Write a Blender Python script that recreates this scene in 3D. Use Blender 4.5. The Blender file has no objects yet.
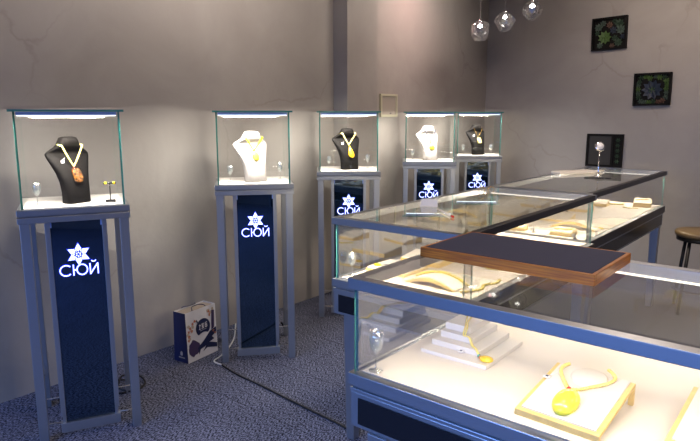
import bpy, bmesh, math, random
from mathutils import Vector, Matrix
random.seed(7)
S = bpy.context.scene
COL = S.collection
R = math.radians

# ------------------------------------------------------------------ materials
def new_mat(name):
    m = bpy.data.materials.new(name); m.use_nodes = True
    nt = m.node_tree; nt.nodes.clear()
    out = nt.nodes.new('ShaderNodeOutputMaterial')
    return m, nt, out

def pbr(name, col, rough=.5, metal=0., noise=0., nscale=20., bump=0., bscale=80., ior=1.5, sheen=0., coat=0.,
        spec=.5, stint=None, sss=0., emit=None, estr=0., aniso=None):
    m, nt, out = new_mat(name)
    p = nt.nodes.new('ShaderNodeBsdfPrincipled')
    nt.links.new(p.outputs[0], out.inputs[0])
    p.inputs['Base Color'].default_value = (*col, 1)
    p.inputs['Roughness'].default_value = rough
    p.inputs['Metallic'].default_value = metal
    p.inputs['IOR'].default_value = ior
    p.inputs['Sheen Weight'].default_value = sheen
    p.inputs['Coat Weight'].default_value = coat
    p.inputs['Specular IOR Level'].default_value = spec
    if stint: p.inputs['Specular Tint'].default_value = (*stint, 1)
    if sss:
        p.inputs['Subsurface Weight'].default_value = sss
        p.inputs['Subsurface Scale'].default_value = .01
    if emit:
        p.inputs['Emission Color'].default_value = (*emit, 1)
        p.inputs['Emission Strength'].default_value = estr
    tc = nt.nodes.new('ShaderNodeTexCoord')
    if noise:
        n = nt.nodes.new('ShaderNodeTexNoise'); n.inputs['Scale'].default_value = nscale; n.inputs['Detail'].default_value = 4
        nt.links.new(tc.outputs['Object'], n.inputs['Vector'])
        r = nt.nodes.new('ShaderNodeValToRGB')
        r.color_ramp.elements[0].position = .3; r.color_ramp.elements[1].position = .7
        r.color_ramp.elements[0].color = (*[max(0, c * (1 - noise)) for c in col], 1)
        r.color_ramp.elements[1].color = (*[min(1, c * (1 + noise)) for c in col], 1)
        nt.links.new(n.outputs['Fac'], r.inputs[0]); nt.links.new(r.outputs[0], p.inputs['Base Color'])
    if bump:
        n = nt.nodes.new('ShaderNodeTexNoise'); n.inputs['Scale'].default_value = bscale; n.inputs['Detail'].default_value = 5
        nt.links.new(tc.outputs['Object'], n.inputs['Vector'])
        b = nt.nodes.new('ShaderNodeBump'); b.inputs['Strength'].default_value = bump; b.inputs['Distance'].default_value = .01
        nt.links.new(n.outputs['Fac'], b.inputs['Height']); nt.links.new(b.outputs[0], p.inputs['Normal'])
    return m

def glass_sheet(name, tint=(.985, .985, .98), base=.045, gain=.95, power=1.35, white=0):
    # a window-glass surface: clear transmission plus Fresnel reflection of the two faces of the sheet
    m, nt, out = new_mat(name)
    N = nt.nodes.new; L = nt.links.new
    geo = N('ShaderNodeNewGeometry')
    dot = N('ShaderNodeVectorMath'); dot.operation = 'DOT_PRODUCT'
    L(geo.outputs['Incoming'], dot.inputs[0]); L(geo.outputs['Normal'], dot.inputs[1])
    ab = N('ShaderNodeMath'); ab.operation = 'ABSOLUTE'; L(dot.outputs['Value'], ab.inputs[0])
    om = N('ShaderNodeMath'); om.operation = 'SUBTRACT'; om.inputs[0].default_value = 1; L(ab.outputs[0], om.inputs[1])
    pw = N('ShaderNodeMath'); pw.operation = 'POWER'; L(om.outputs[0], pw.inputs[0]); pw.inputs[1].default_value = power
    ma = N('ShaderNodeMath'); ma.operation = 'MULTIPLY_ADD'; L(pw.outputs[0], ma.inputs[0]); ma.inputs[1].default_value = gain; ma.inputs[2].default_value = base
    fr = N('ShaderNodeMath'); fr.operation = 'SUBTRACT'; fr.inputs[0].default_value = 1; L(geo.outputs['Backfacing'], fr.inputs[1])
    mu = N('ShaderNodeMath'); mu.operation = 'MULTIPLY'; L(ma.outputs[0], mu.inputs[0]); L(fr.outputs[0], mu.inputs[1])
    t = N('ShaderNodeBsdfTransparent'); t.inputs[0].default_value = (*tint, 1)
    g = N('ShaderNodeBsdfGlossy'); g.inputs['Roughness'].default_value = 0.0; g.inputs[0].default_value = (.97, 1, .99, 1)
    mx = N('ShaderNodeMixShader'); L(mu.outputs[0], mx.inputs[0]); L(t.outputs[0], mx.inputs[1]); L(g.outputs[0], mx.inputs[2])
    res = mx
    if white:
        tr = N('ShaderNodeBsdfTranslucent'); tr.inputs[0].default_value = (.9, .92, .92, 1)
        df = N('ShaderNodeBsdfDiffuse'); df.inputs[0].default_value = (.9, .92, .92, 1)
        m1 = N('ShaderNodeMixShader'); m1.inputs[0].default_value = .5; L(tr.outputs[0], m1.inputs[1]); L(df.outputs[0], m1.inputs[2])
        res = N('ShaderNodeMixShader'); res.inputs[0].default_value = white; L(mx.outputs[0], res.inputs[1]); L(m1.outputs[0], res.inputs[2])
    L(res.outputs[0], out.inputs[0])
    return m

def emission(name, col, s):
    m, nt, out = new_mat(name)
    e = nt.nodes.new('ShaderNodeEmission'); e.inputs[0].default_value = (*col, 1); e.inputs[1].default_value = s
    nt.links.new(e.outputs[0], out.inputs[0]); return m

def wall_mat():
    m, nt, out = new_mat('wall_plaster')
    N = nt.nodes.new; L = nt.links.new
    p = N('ShaderNodeBsdfPrincipled'); L(p.outputs[0], out.inputs[0]); p.inputs['Roughness'].default_value = .75
    p.inputs['Specular IOR Level'].default_value = .25
    tc = N('ShaderNodeTexCoord')
    n1 = N('ShaderNodeTexNoise'); n1.inputs['Scale'].default_value = 1.6; n1.inputs['Detail'].default_value = 6; n1.inputs['Roughness'].default_value = .55; n1.inputs['Distortion'].default_value = .6
    L(tc.outputs['Object'], n1.inputs['Vector'])
    r = N('ShaderNodeValToRGB'); r.color_ramp.elements[0].position = .3; r.color_ramp.elements[1].position = .72
    r.color_ramp.elements[0].color = (.335, .312, .288, 1); r.color_ramp.elements[1].color = (.41, .387, .36, 1)
    L(n1.outputs['Fac'], r.inputs[0])
    # thin trowel cracks
    v = N('ShaderNodeTexVoronoi'); v.feature = 'DISTANCE_TO_EDGE'; v.inputs['Scale'].default_value = 1.3
    nd = N('ShaderNodeTexNoise'); nd.inputs['Scale'].default_value = 4; nd.inputs['Detail'].default_value = 5
    L(tc.outputs['Object'], nd.inputs['Vector'])
    mixv = N('ShaderNodeMixRGB'); mixv.inputs[0].default_value = .22; L(tc.outputs['Object'], mixv.inputs[1]); L(nd.outputs['Color'], mixv.inputs[2])
    L(mixv.outputs[0], v.inputs['Vector'])
    cr = N('ShaderNodeValToRGB'); cr.color_ramp.elements[0].position = 0; cr.color_ramp.elements[1].position = .012
    cr.color_ramp.elements[0].color = (1, 1, 1, 1); cr.color_ramp.elements[1].color = (0, 0, 0, 1)
    L(v.outputs['Distance'], cr.inputs[0])
    n3 = N('ShaderNodeTexNoise'); n3.inputs['Scale'].default_value = 1.1; L(tc.outputs['Object'], n3.inputs['Vector'])
    r3 = N('ShaderNodeValToRGB'); r3.color_ramp.elements[0].position = .5; r3.color_ramp.elements[1].position = .62
    L(n3.outputs['Fac'], r3.inputs[0])
    mm = N('ShaderNodeMath'); mm.operation = 'MULTIPLY'; L(cr.outputs[0], mm.inputs[0]); L(r3.outputs[0], mm.inputs[1])
    ms = N('ShaderNodeMath'); ms.operation = 'MULTIPLY'; L(mm.outputs[0], ms.inputs[0]); ms.inputs[1].default_value = .3
    mx = N('ShaderNodeMixRGB'); L(ms.outputs[0], mx.inputs[0]); L(r.outputs[0], mx.inputs[1]); mx.inputs[2].default_value = (.2, .17, .15, 1)
    L(mx.outputs[0], p.inputs['Base Color'])
    n2 = N('ShaderNodeTexNoise'); n2.inputs['Scale'].default_value = 9; n2.inputs['Detail'].default_value = 8
    L(tc.outputs['Object'], n2.inputs['Vector'])
    b = N('ShaderNodeBump'); b.inputs['Strength'].default_value = .18; b.inputs['Distance'].default_value = .02
    L(n2.outputs['Fac'], b.inputs['Height']); L(b.outputs[0], p.inputs['Normal'])
    return m

def carpet_mat():
    m, nt, out = new_mat('loop_carpet')
    N = nt.nodes.new; L = nt.links.new
    p = N('ShaderNodeBsdfPrincipled'); L(p.outputs[0], out.inputs[0]); p.inputs['Roughness'].default_value = .95
    p.inputs['Specular IOR Level'].default_value = .1
    tc = N('ShaderNodeTexCoord')
    mp = N('ShaderNodeMapping'); mp.inputs['Rotation'].default_value[2] = .5; mp.inputs['Scale'].default_value = (1, .45, 1)
    L(tc.outputs['Object'], mp.inputs['Vector'])
    n1 = N('ShaderNodeTexNoise'); n1.inputs['Scale'].default_value = 165; n1.inputs['Detail'].default_value = 3
    L(mp.outputs[0], n1.inputs['Vector'])
    r = N('ShaderNodeValToRGB'); r.color_ramp.elements[0].position = .42; r.color_ramp.elements[1].position = .60
    r.color_ramp.elements[0].color = (.018, .022, .036, 1); r.color_ramp.elements[1].color = (.29, .32, .46, 1)
    L(n1.outputs['Fac'], r.inputs[0])
    n2 = N('ShaderNodeTexNoise'); n2.inputs['Scale'].default_value = 3; L(tc.outputs['Object'], n2.inputs['Vector'])
    r2 = N('ShaderNodeValToRGB'); r2.color_ramp.elements[0].color = (.7, .7, .7, 1); r2.color_ramp.elements[1].color = (1.15, 1.12, 1.1, 1)
    L(n2.outputs['Fac'], r2.inputs[0])
    mu = N('ShaderNodeMixRGB'); mu.blend_type = 'MULTIPLY'; mu.inputs[0].default_value = 1
    L(r.outputs[0], mu.inputs[1]); L(r2.outputs[0], mu.inputs[2])
    # tile joints
    br = N('ShaderNodeTexBrick'); br.offset = 0; br.inputs['Scale'].default_value = 1; br.inputs['Brick Width'].default_value = .5; br.inputs['Row Height'].default_value = .5
    br.inputs['Mortar Size'].default_value = .003; br.inputs['Color1'].default_value = (1, 1, 1, 1); br.inputs['Color2'].default_value = (.93, .93, .93, 1); br.inputs['Mortar'].default_value = (.5, .5, .5, 1)
    L(tc.outputs['Object'], br.inputs['Vector'])
    m2 = N('ShaderNodeMixRGB'); m2.blend_type = 'MULTIPLY'; m2.inputs[0].default_value = 1
    L(mu.outputs[0], m2.inputs[1]); L(br.outputs['Color'], m2.inputs[2]); L(m2.outputs[0], p.inputs['Base Color'])
    b = N('ShaderNodeBump'); b.inputs['Strength'].default_value = .6; b.inputs['Distance'].default_value = .006
    L(n1.outputs['Fac'], b.inputs['Height']); L(b.outputs[0], p.inputs['Normal'])
    return m

def wood_mat():
    m, nt, out = new_mat('orange_wood')
    N = nt.nodes.new; L = nt.links.new
    p = N('ShaderNodeBsdfPrincipled'); L(p.outputs[0], out.inputs[0]); p.inputs['Roughness'].default_value = .4
    tc = N('ShaderNodeTexCoord'); mp = N('ShaderNodeMapping'); mp.inputs['Scale'].default_value = (5, 5, 120)
    L(tc.outputs['Object'], mp.inputs[0])
    n = N('ShaderNodeTexNoise'); n.inputs['Scale'].default_value = 1.5; n.inputs['Detail'].default_value = 4; L(mp.outputs[0], n.inputs['Vector'])
    r = N('ShaderNodeValToRGB'); r.color_ramp.elements[0].position = .35; r.color_ramp.elements[1].position = .7
    r.color_ramp.elements[0].color = (.24, .065, .004, 1); r.color_ramp.elements[1].color = (.50, .19, .012, 1)
    L(n.outputs['Fac'], r.inputs[0]); L(r.outputs[0], p.inputs['Base Color']); return m

M = dict(
    wall=wall_mat(), carpet=carpet_mat(), wood=wood_mat(),
    ceil=pbr('ceiling_paint', (.22, .19, .17), .8),
    alu=pbr('brushed_aluminium', (.40, .43, .47), .34, .9, bump=.03, bscale=300),
    trim=pbr('black_trim', (.02, .02, .022), .35),
    alud=pbr('dark_aluminium', (.10, .11, .13), .35, .8),
    glass=glass_sheet('clear_glass'), topglass=glass_sheet('counter_top_glass', (.985, .985, .98), .05, .9, 3.6),
    edge=pbr('green_glass_edge', (.06, .25, .23), .25, 0, ior=1.5),
    clearedge=pbr('pale_glass_edge', (.32, .52, .46), .25, 0),
    panel=pbr('dark_mirror_glass', (.003, .008, .016), .03, 0, ior=2.25, stint=(.45, .65, 1)),
    black=pbr('black_laminate', (.006, .007, .01), .25),
    white=pbr('white_deck', (.74, .71, .66), .6),
    blackvel=pbr('black_leatherette', (.004, .0033, .003), .7, spec=.10, bump=.1, bscale=400),
    whiteleather=pbr('white_leatherette', (.42, .40, .385), .5, bump=.08, bscale=400),
    boardwhite=pbr('white_board_leather', (.74, .72, .68), .5, bump=.08, bscale=400),
    cream=pbr('cream_leatherette', (.78, .73, .62), .55),
    gold=pbr('golden_wood_trim', (.76, .56, .19), .4, noise=.12, nscale=40),
    amber=pbr('yellow_amber', (.93, .66, .02), .12, sss=.3, coat=.6, noise=.1, nscale=60),
    lemon=pbr('lemon_amber', (.88, .82, .06), .15, sss=.3, coat=.6, noise=.06, nscale=50),
    butter=pbr('butter_amber', (.95, .74, .22), .25, sss=.2, coat=.3, noise=.12, nscale=90),
    chips=pbr('chip_amber', (.90, .70, .08), .25, coat=.3, noise=.25, nscale=120),
    carved=pbr('carved_amber', (.11, .038, .003), .15, noise=.9, nscale=90, coat=.8, bump=.8, bscale=70),
    red=pbr('red_bead', (.55, .03, .02), .2), teal=pbr('green_bead', (.02, .3, .22), .2),
    cord=pbr('dark_cord', (.03, .03, .05), .7),
    gilt=pbr('gold_metal', (.95, .62, .18), .2, 1.),
    tag=pbr('white_tag', (.85, .85, .85), .6),
    ledbar=emission('led_strip', (.86, .90, 1), 3.), ledwarm=emission('warm_led_strip', (1, .93, .85), 2.2),
    ledblue=pbr('blue_led_cover', (.28, .38, .7), .35, emit=(.1, .25, 1), estr=.06),
    sign=emission('lit_sign_letters', (.75, .85, 1), 2.2), halo=emission('blue_letter_halo', (.02, .05, 1), 1.5),  # halo: emissive blue that imitates the glow around letters and emblem
    flake2=pbr('sign_backing', (.01, .03, .2), .4, emit=(.05, .15, 1), estr=.8),
    navy=pbr('navy_felt', (.026, .030, .068), .85, noise=.12, nscale=300),
    cable=pbr('black_cable', (.008, .008, .01), .5), wcable=pbr('white_cable', (.7, .7, .68), .5),
    chrome=pbr('chrome', (.85, .85, .86), .08, 1.),
    mirror=pbr('mirror_face', (.95, .95, .95), .02, 1.),
    bagw=pbr('white_bag_paper', (.72, .72, .76), .35), bagn=pbr('navy_bag_paper', (.012, .018, .07), .3),
    bago=pbr('orange_print', (.5, .2, .12), .4), bagt=pbr('tan_print', (.5, .42, .34), .4), bagp=pbr('purple_print', (.06, .04, .11), .4),
    frame=pbr('black_frame', (.006, .005, .0045), .6, spec=.12),
    leafd=pbr('dark_green_leaf', (.02, .05, .025), .5), leafl=pbr('light_green_leaf', (.07, .14, .03), .5),
    leafb=pbr('blue_leaf', (.012, .022, .045), .45), leafg=pbr('grey_green_leaf', (.06, .095, .07), .5), leafr=pbr('rusty_leaf', (.12, .06, .04), .5),
    seat=pbr('dark_tan_seat', (.15, .10, .045), .45, noise=.15, nscale=12), iron=pbr('black_iron', (.01, .01, .01), .4, .3),
    greyp=pbr('grey_panel', (.035, .032, .03), .5, spec=.2), hatch=pbr('pale_green_trim', (.55, .54, .40), .5),
    hatchin=pbr('hatch_face', (.42, .38, .33), .6),
    paper=pbr('white_paper', (.80, .76, .68), .6),
    water=pbr('goblet_water', (.8, .85, .85), .05),
)
def real_glass(name, rough=0., col=(1, 1, 1)):
    m, nt, out = new_mat(name)
    g = nt.nodes.new('ShaderNodeBsdfGlass'); g.inputs['IOR'].default_value = 1.45; g.inputs['Roughness'].default_value = rough
    g.inputs[0].default_value = (*col, 1)
    nt.links.new(g.outputs[0], out.inputs[0]); return m
M['crystal'] = real_glass('cut_crystal', .02)
M['goblet'] = glass_sheet('thin_blown_glass', (.95, .97, .97), .28, .7, 2, .07)
M['facet'] = glass_sheet('faceted_crystal', (.9, .9, .92), .28, .7, 2, .16)
M['bulb'] = emission('bulb_glow', (1, .96, .9), 90.)

# ------------------------------------------------------------------ mesh builder
class MB:
    def __init__(s): s.v = []; s.f = []; s.m = []; s.sm = []
    def add(s, vs, fs, mi=0, smooth=False):
        o = len(s.v); s.v += [tuple(v) for v in vs]
        for f in fs:
            s.f.append(tuple(i + o for i in f)); s.m.append(mi); s.sm.append(smooth)
        return s
    def box(s, c, d, mi=0, rot=None):
        x, y, z = [k / 2 for k in d]
        vs = [Vector((a * x, b * y, e * z)) for a in (-1, 1) for b in (-1, 1) for e in (-1, 1)]
        if rot is not None: vs = [rot @ v for v in vs]
        vs = [v + Vector(c) for v in vs]
        return s.add(vs, [(0, 1, 3, 2), (4, 6, 7, 5), (0, 4, 5, 1), (2, 3, 7, 6), (0, 2, 6, 4), (1, 5, 7, 3)], mi)
    def span(s, a, b, mi=0):
        return s.box([(a[i] + b[i]) / 2 for i in range(3)], [abs(b[i] - a[i]) for i in range(3)], mi)
    def pane(s, a, b):
        d = [abs(b[i] - a[i]) for i in range(3)]; ax = d.index(min(d))
        s.span(a, b, 1)
        pairs = {0: (0, 1), 1: (2, 3), 2: (4, 5)}[ax]
        n = len(s.m) - 6
        for k in pairs: s.m[n + k] = 0
        return s
    def lathe(s, prof, c=(0, 0, 0), n=16, mi=0, rot=None, smooth=True):
        vs = []; fs = []
        for r, z in prof:
            for k in range(n):
                a = 2 * math.pi * k / n; v = Vector((r * math.cos(a), r * math.sin(a), z))
                if rot is not None: v = rot @ v
                vs.append(v + Vector(c))
        for i in range(len(prof) - 1):
            for k in range(n):
                a = i * n + k; b = i * n + (k + 1) % n
                fs.append((a, b, b + n, a + n))
        fs.append(tuple(range(n))[::-1]); fs.append(tuple((len(prof) - 1) * n + k for k in range(n)))
        return s.add(vs, fs, mi, smooth)
    def tube(s, pts, r, n=8, mi=0, closed=False):
        pts = [Vector(p) for p in pts]; N = len(pts); vs = []; fs = []
        up = Vector((0, 0, 1))
        for i, p in enumerate(pts):
            a = pts[(i - 1) % N] if (closed or i) else p; b = pts[(i + 1) % N] if (closed or i < N - 1) else p
            t = (b - a).normalized()
            u = t.cross(up)
            if u.length < .05: u = t.cross(Vector((1, 0, 0)))
            u.normalize(); w = t.cross(u)
            rr = r[i] if isinstance(r, (list, tuple)) else r
            for k in range(n):
                g = 2 * math.pi * k / n; vs.append(p + (u * math.cos(g) + w * math.sin(g)) * rr)
        for i in range(N if closed else N - 1):
            j = (i + 1) % N
            for k in range(n):
                fs.append((i * n + k, i * n + (k + 1) % n, j * n + (k + 1) % n, j * n + k))
        if not closed: fs += [tuple(range(n))[::-1], tuple((N - 1) * n + k for k in range(n))]
        return s.add(vs, fs, mi, True)
    def ball(s, c, r, mi=0, n=10, m=7, rot=None):
        rx, ry, rz = r if isinstance(r, (tuple, list)) else (r, r, r)
        vs = []; fs = []
        for i in range(1, m):
            t = math.pi * i / m
            for k in range(n):
                a = 2 * math.pi * k / n
                v = Vector((rx * math.sin(t) * math.cos(a), ry * math.sin(t) * math.sin(a), rz * math.cos(t)))
                if rot is not None: v = rot @ v
                vs.append(v + Vector(c))
        for e in (1, -1):
            v = Vector((0, 0, rz * e))
            if rot is not None: v = rot @ v
            vs.append(v + Vector(c))
        t0 = len(vs) - 2
        for i in range(m - 2):
            for k in range(n): fs.append((i * n + k, (i + 1) * n + k, (i + 1) * n + (k + 1) % n, i * n + (k + 1) % n))
        for k in range(n):
            fs.append((t0, k, (k + 1) % n)); fs.append((t0 + 1, (m - 2) * n + (k + 1) % n, (m - 2) * n + k))
        return s.add(vs, fs, mi, True)
    def prism(s, poly, fn, h, mi=0):
        # poly in 2-D, fn(u,v,w)->3-D, extruded over w 0..h
        n = len(poly)
        vs = [fn(u, v, 0) for u, v in poly] + [fn(u, v, h) for u, v in poly]
        fs = [tuple(range(n))[::-1], tuple(range(n, 2 * n))] + [(k, (k + 1) % n, n + (k + 1) % n, n + k) for k in range(n)]
        return s.add(vs, fs, mi)
    def build(s, name, mats, parent=None, bevel=0, loc=None, rot=None):
        me = bpy.data.meshes.new(name); me.from_pydata(s.v, [], s.f)
        for m in (mats if isinstance(mats, (list, tuple)) else [mats]): me.materials.append(M[m] if isinstance(m, str) else m)
        bm = bmesh.new(); bm.from_mesh(me)
        bm.faces.ensure_lookup_table()
        for i, f in enumerate(bm.faces): f.material_index = s.m[i]; f.smooth = s.sm[i]
        bmesh.ops.recalc_face_normals(bm, faces=bm.faces)
        bm.to_mesh(me); bm.free()
        o = bpy.data.objects.new(name, me); COL.objects.link(o)
        if parent: o.parent = parent
        if loc: o.location = loc
        if rot is not None: o.rotation_euler = (0, 0, rot)
        if bevel:
            b = o.modifiers.new('bevel', 'BEVEL'); b.width = bevel; b.segments = 2; b.limit_method = 'ANGLE'
        return o

def tag(o, label, cat, group=None):
    o['label'] = label; o['category'] = cat
    if group: o['group'] = group
    return o
def thing(name, label, cat, loc=(0, 0, 0), rz=0, group=None):
    o = bpy.data.objects.new(name, None); COL.objects.link(o); o.empty_display_size = .05
    o.location = loc; o.rotation_euler = (0, 0, rz); return tag(o, label, cat, group)
def struct(mb, name, mats):
    o = mb.build(name, mats); o['kind'] = 'structure'; return o
def copy_tree(o, parent=None):
    c = o.copy(); COL.objects.link(c); c.parent = parent
    for ch in list(o.children): copy_tree(ch, c)
    return c
def area(name, loc, size, energy, col, direction=(0, 0, -1), shape='RECTANGLE', spread=180):
    l = bpy.data.lights.new(name, 'AREA'); l.shape = shape; l.size = size[0]
    if shape in ('RECTANGLE', 'ELLIPSE'): l.size_y = size[1]
    l.energy = energy; l.color = col; l.spread = R(spread)
    o = bpy.data.objects.new(name, l); COL.objects.link(o); o.location = loc
    o.rotation_euler = Vector(direction).to_track_quat('-Z', 'Y').to_euler(); return o

# ------------------------------------------------------------------ camera
TH = math.atan(505 / math.hypot(606, 106.5)); PI_ = math.atan(106.5 / 606)
cam = bpy.data.cameras.new('camera'); co = bpy.data.objects.new('camera', cam); COL.objects.link(co)
cam.sensor_fit = 'HORIZONTAL'; cam.sensor_width = 36; cam.lens = 36 * 606 / 700; cam.clip_start = .05
co.location = (0, 0, 1.55); co.rotation_euler = (math.pi / 2 - PI_, 0, TH); S.camera = co

# ------------------------------------------------------------------ room shell
WX, WY, XR, YB, ZC = -3.42, 6.71, 2.6, -3.2, 2.95
struct(MB().span((WX - .1, YB - .1, -.1), (XR + .1, WY + .1, 0)), 'floor', 'carpet')
wl = MB().span((WX - .1, YB, 0), (WX, WY + .1, ZC))
struct(wl, 'wall_left', 'wall')
struct(MB().span((WX, 3.95, 0), (WX + .15, 4.36, ZC)), 'trim_1', 'wall')          # plastered pilaster
struct(MB().span((WX, WY, 0), (XR, WY + .1, ZC)), 'wall_back', 'wall')
struct(MB().span((XR, YB, 0), (XR + .1, WY + .1, ZC)), 'wall_right', 'wall')
struct(MB().span((WX - .1, YB - .1, ZC), (XR + .1, WY + .1, ZC + .1)), 'ceiling', 'ceil')
# shop front behind the camera: wall with a wide glazed opening
sf = MB()
sf.span((WX, YB - .1, 0), (-3.0, YB, ZC)).span((1.6, YB - .1, 0), (XR, YB, ZC)).span((-3.0, YB - .1, 2.6), (1.6, YB, ZC)).span((-3.0, YB - .1, 0), (1.6, YB, .12))
struct(sf, 'wall_front', 'wall')
wf = MB()
for x in (-3.0, -1.47, .06, 1.56): wf.span((x, YB - .08, .12), (x + .04, YB - .02, 2.6))
wf.span((-3.0, YB - .08, .12), (1.6, YB - .02, .17)).span((-3.0, YB - .08, 2.55), (1.6, YB - .02, 2.6))
struct(wf, 'window_1', 'alud')

# ------------------------------------------------------------------ light
W = bpy.data.worlds.new('world'); S.world = W; W.use_nodes = True
bg = W.node_tree.nodes['Background']; bg.inputs[0].default_value = (.10, .22, .62, 1); bg.inputs[1].default_value = .8
area('daylight_through_shop_front', (-.7, YB - .15, 1.36), (4.5, 2.4), 150, (.22, .41, 1), (0, 1, -.8), spread=92)
for i, (x, y, e) in enumerate(((-.6, 1.6, 12), (-1.0, 4.2, 24), (1.2, 3.0, 18), (-.6, .3, 2), (1.3, .2, 14))):
    area('ceiling_downlight', (x, y, ZC - .02), (.5, .5), e, (1, .80, .66))
for y, e in ((.6, 7), (2.6, 10.5), (4.9, 8.5)):
    area('wall_fill_lamp', (-1.9, y, ZC - .03), (1.2, .1), e, (1, .86, .77), (-1, 0, -.12), spread=88)  # added fill lamps that brighten the upper left wall, no known fixtures
area('wall_fill_lamp', (-1.2, 5.3, ZC - .03), (1.6, .1), 6, (1, .82, .70), (0, 1, -.3), spread=95)  # added fill lamp for the back wall, likewise no known fixture
area('pink_downlight', (-3.0, 5.0, ZC - .02), (.12, .12), 2.6, (1, .55, .52), (-.35, 0, -1), spread=130)

# ------------------------------------------------------------------ display pedestals
GW, GD, ZB, ZT = .435, .43, 1.13, 1.56
def stroke(mb, pts, w, y, d, mi, closed=False):
    # flat letter stroke in the x-z plane, front face at y
    n = len(pts)
    segs = [(pts[i], pts[(i + 1) % n]) for i in range(n if closed else n - 1)]
    for (x0, z0), (x1, z1) in segs:
        L_ = math.hypot(x1 - x0, z1 - z0); a = math.atan2(z1 - z0, x1 - x0)
        rot = Matrix.Rotation(-a, 3, 'Y')
        mb.box(((x0 + x1) / 2, y, (z0 + z1) / 2), (L_ + w * .5, d, w), mi, rot)
def sign_shapes(mb, w, y, d, mi, what):
    if what == 'lettering':
        zc, h = .828, .050
        c = [(-.058 + .026 * math.cos(t), zc + h / 2 * math.sin(t)) for t in [R(a) for a in range(48, 313, 22)]]
        stroke(mb, c, w, y, d, mi)
        stroke(mb, [(-.026, zc - h / 2), (-.026, zc + h / 2)], w, y, d, mi); stroke(mb, [(-.026, zc), (-.012, zc)], w, y, d, mi)
        stroke(mb, [(.011 + .023 * math.cos(R(a)), zc + h / 2 * math.sin(R(a))) for a in range(0, 360, 24)], w, y, d, mi, True)
        stroke(mb, [(.046, zc + h / 2), (.046, zc - h / 2), (.080, zc + h / 2), (.080, zc - h / 2)], w, y, d, mi)
        stroke(mb, [(.054, zc + h * .80), (.058, zc + h * .70), (.068, zc + h * .70), (.072, zc + h * .80)], w * .8, y, d, mi)
    else:
        zc = .902
        for k in range(6):
            a = R(90 + 60 * k); u = (math.cos(a), math.sin(a)); v = (-u[1], u[0])
            P = lambda s_, t_: (u[0] * s_ + v[0] * t_, zc + u[1] * s_ + v[1] * t_)
            g = (w - .0055) * .5
            fn = lambda p, q, h_: (p, y + d / 2 - h_, q)
            mb.prism([P(.0045 - g, 0), P(.010, .0032 + g), P(.0125 + g, 0), P(.010, -.0032 - g)], fn, d, mi)
            mb.prism([P(.016 - g, 0), P(.0265, .0135 + g), P(.052 + g * 2, 0), P(.0265, -.0135 - g)], fn, d, mi)
            mb.prism([P(.013, .0085), P(.019, .0125 + g), P(.023 + g, .014), P(.017, .0065 - g)], fn, d, mi)

def make_pedestal():
    t = thing('display_pedestal', 'x', 'display case')
    bw, bd = .475, .46
    f = MB().span((-bw / 2, -bd / 2, 1.100), (bw / 2, bd / 2, 1.128)).span((-bw / 2 + .008, -bd / 2 + .008, 1.094), (bw / 2 - .008, bd / 2 - .008, 1.100)).span((-bw / 2, -bd / 2, 1.066), (bw / 2, bd / 2, 1.094))
    f.build('top_rail', 'alu', t, .002)
    MB().span((-GW / 2 + .007, -GD / 2 + .007, 1.1275), (GW / 2 - .007, GD / 2 - .007, 1.1315)).build('display_deck', 'white', t)
    for sx in (-1, 1):
        for sy in (-1, 1):
            MB().box((sx * (bw / 2 - .028), sy * (bd / 2 - .028), .534), (.042, .042, 1.066)).build('leg', 'alu', t, .002)
    py = -bd / 2 + .035
    pf = MB()
    for sx in (-1, 1): pf.span((sx * .110, py, .11), (sx * .132, py + .03, 1.066))
    pf.span((-.135, py - .008, .03), (.135, py + .034, .078))
    for sx in (-1, 1): pf.span((sx * .110, py, .06), (sx * .126, py + .03, .12))
    fr = pf.build('sign_frame', 'alu', t, .0015)
    pn = MB().span((-.111, py + .008, .076), (.111, py + .022, 1.066)).build('mirror_panel', 'panel', t)
    for sx in (-1, 1): MB().span((sx * .104, py + .004, 1.035), (sx * .110, py + .009, 1.065)).build('panel_light', 'ledblue', t)
    hx = MB()
    for nm, wd in (('snowflake_emblem', .0055), ('sign_lettering', .0043)):
        a = MB(); sign_shapes(a, wd + .0056, py + .0065, .003, 1, 'lettering' if nm == 'sign_lettering' else 'flake')
        sign_shapes(a, wd, py + .0045, .003, 0, 'lettering' if nm == 'sign_lettering' else 'flake')
        a.build(nm, ['sign', 'halo'], t)
    rods = MB()
    for z, yy in ((.075, py + .02), (.19, py + .05)):
        rods.tube([(-bw / 2 + .03, yy, z), (bw / 2 - .03, yy, z)], .004, 6)
    for sx in (-1, 1): rods.tube([(sx * (bw / 2 - .028), -bd / 2 + .04, .19), (sx * (bw / 2 - .028), bd / 2 - .04, .19)], .004, 6)
    rods.build('cross_rod', 'chrome', t)
    g = .008
    for nm, a, b in (('front', (-GW / 2, -GD / 2, 1.12), (GW / 2, -GD / 2 + g, ZT)), ('back', (-GW / 2, GD / 2 - g, 1.12), (GW / 2, GD / 2, ZT)),
                     ('l', (-GW / 2, -GD / 2 + g, 1.12), (-GW / 2 + g, GD / 2 - g, ZT)), ('r', (GW / 2 - g, -GD / 2 + g, 1.12), (GW / 2, GD / 2 - g, ZT))):
        MB().pane(a, b).build('glass_pane', ['glass', 'edge'], t)
    MB().pane((-GW / 2 - .018, -GD / 2 - .018, ZT), (GW / 2 + .018, GD / 2 + .018, ZT + .01)).build('glass_lid', ['glass', 'edge'], t)
    lh = MB().span((-GW / 2 + .012, -GD / 2 + .010, ZT - .015), (GW / 2 - .012, -GD / 2 + .024, ZT - .001)).build('led_housing', 'ledblue', t)
    MB().span((-GW / 2 + .016, -GD / 2 + .009, ZT - .0190), (GW / 2 - .016, -GD / 2 + .022, ZT - .0155)).build('led_strip', 'ledbar', lh)
    return t
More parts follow.
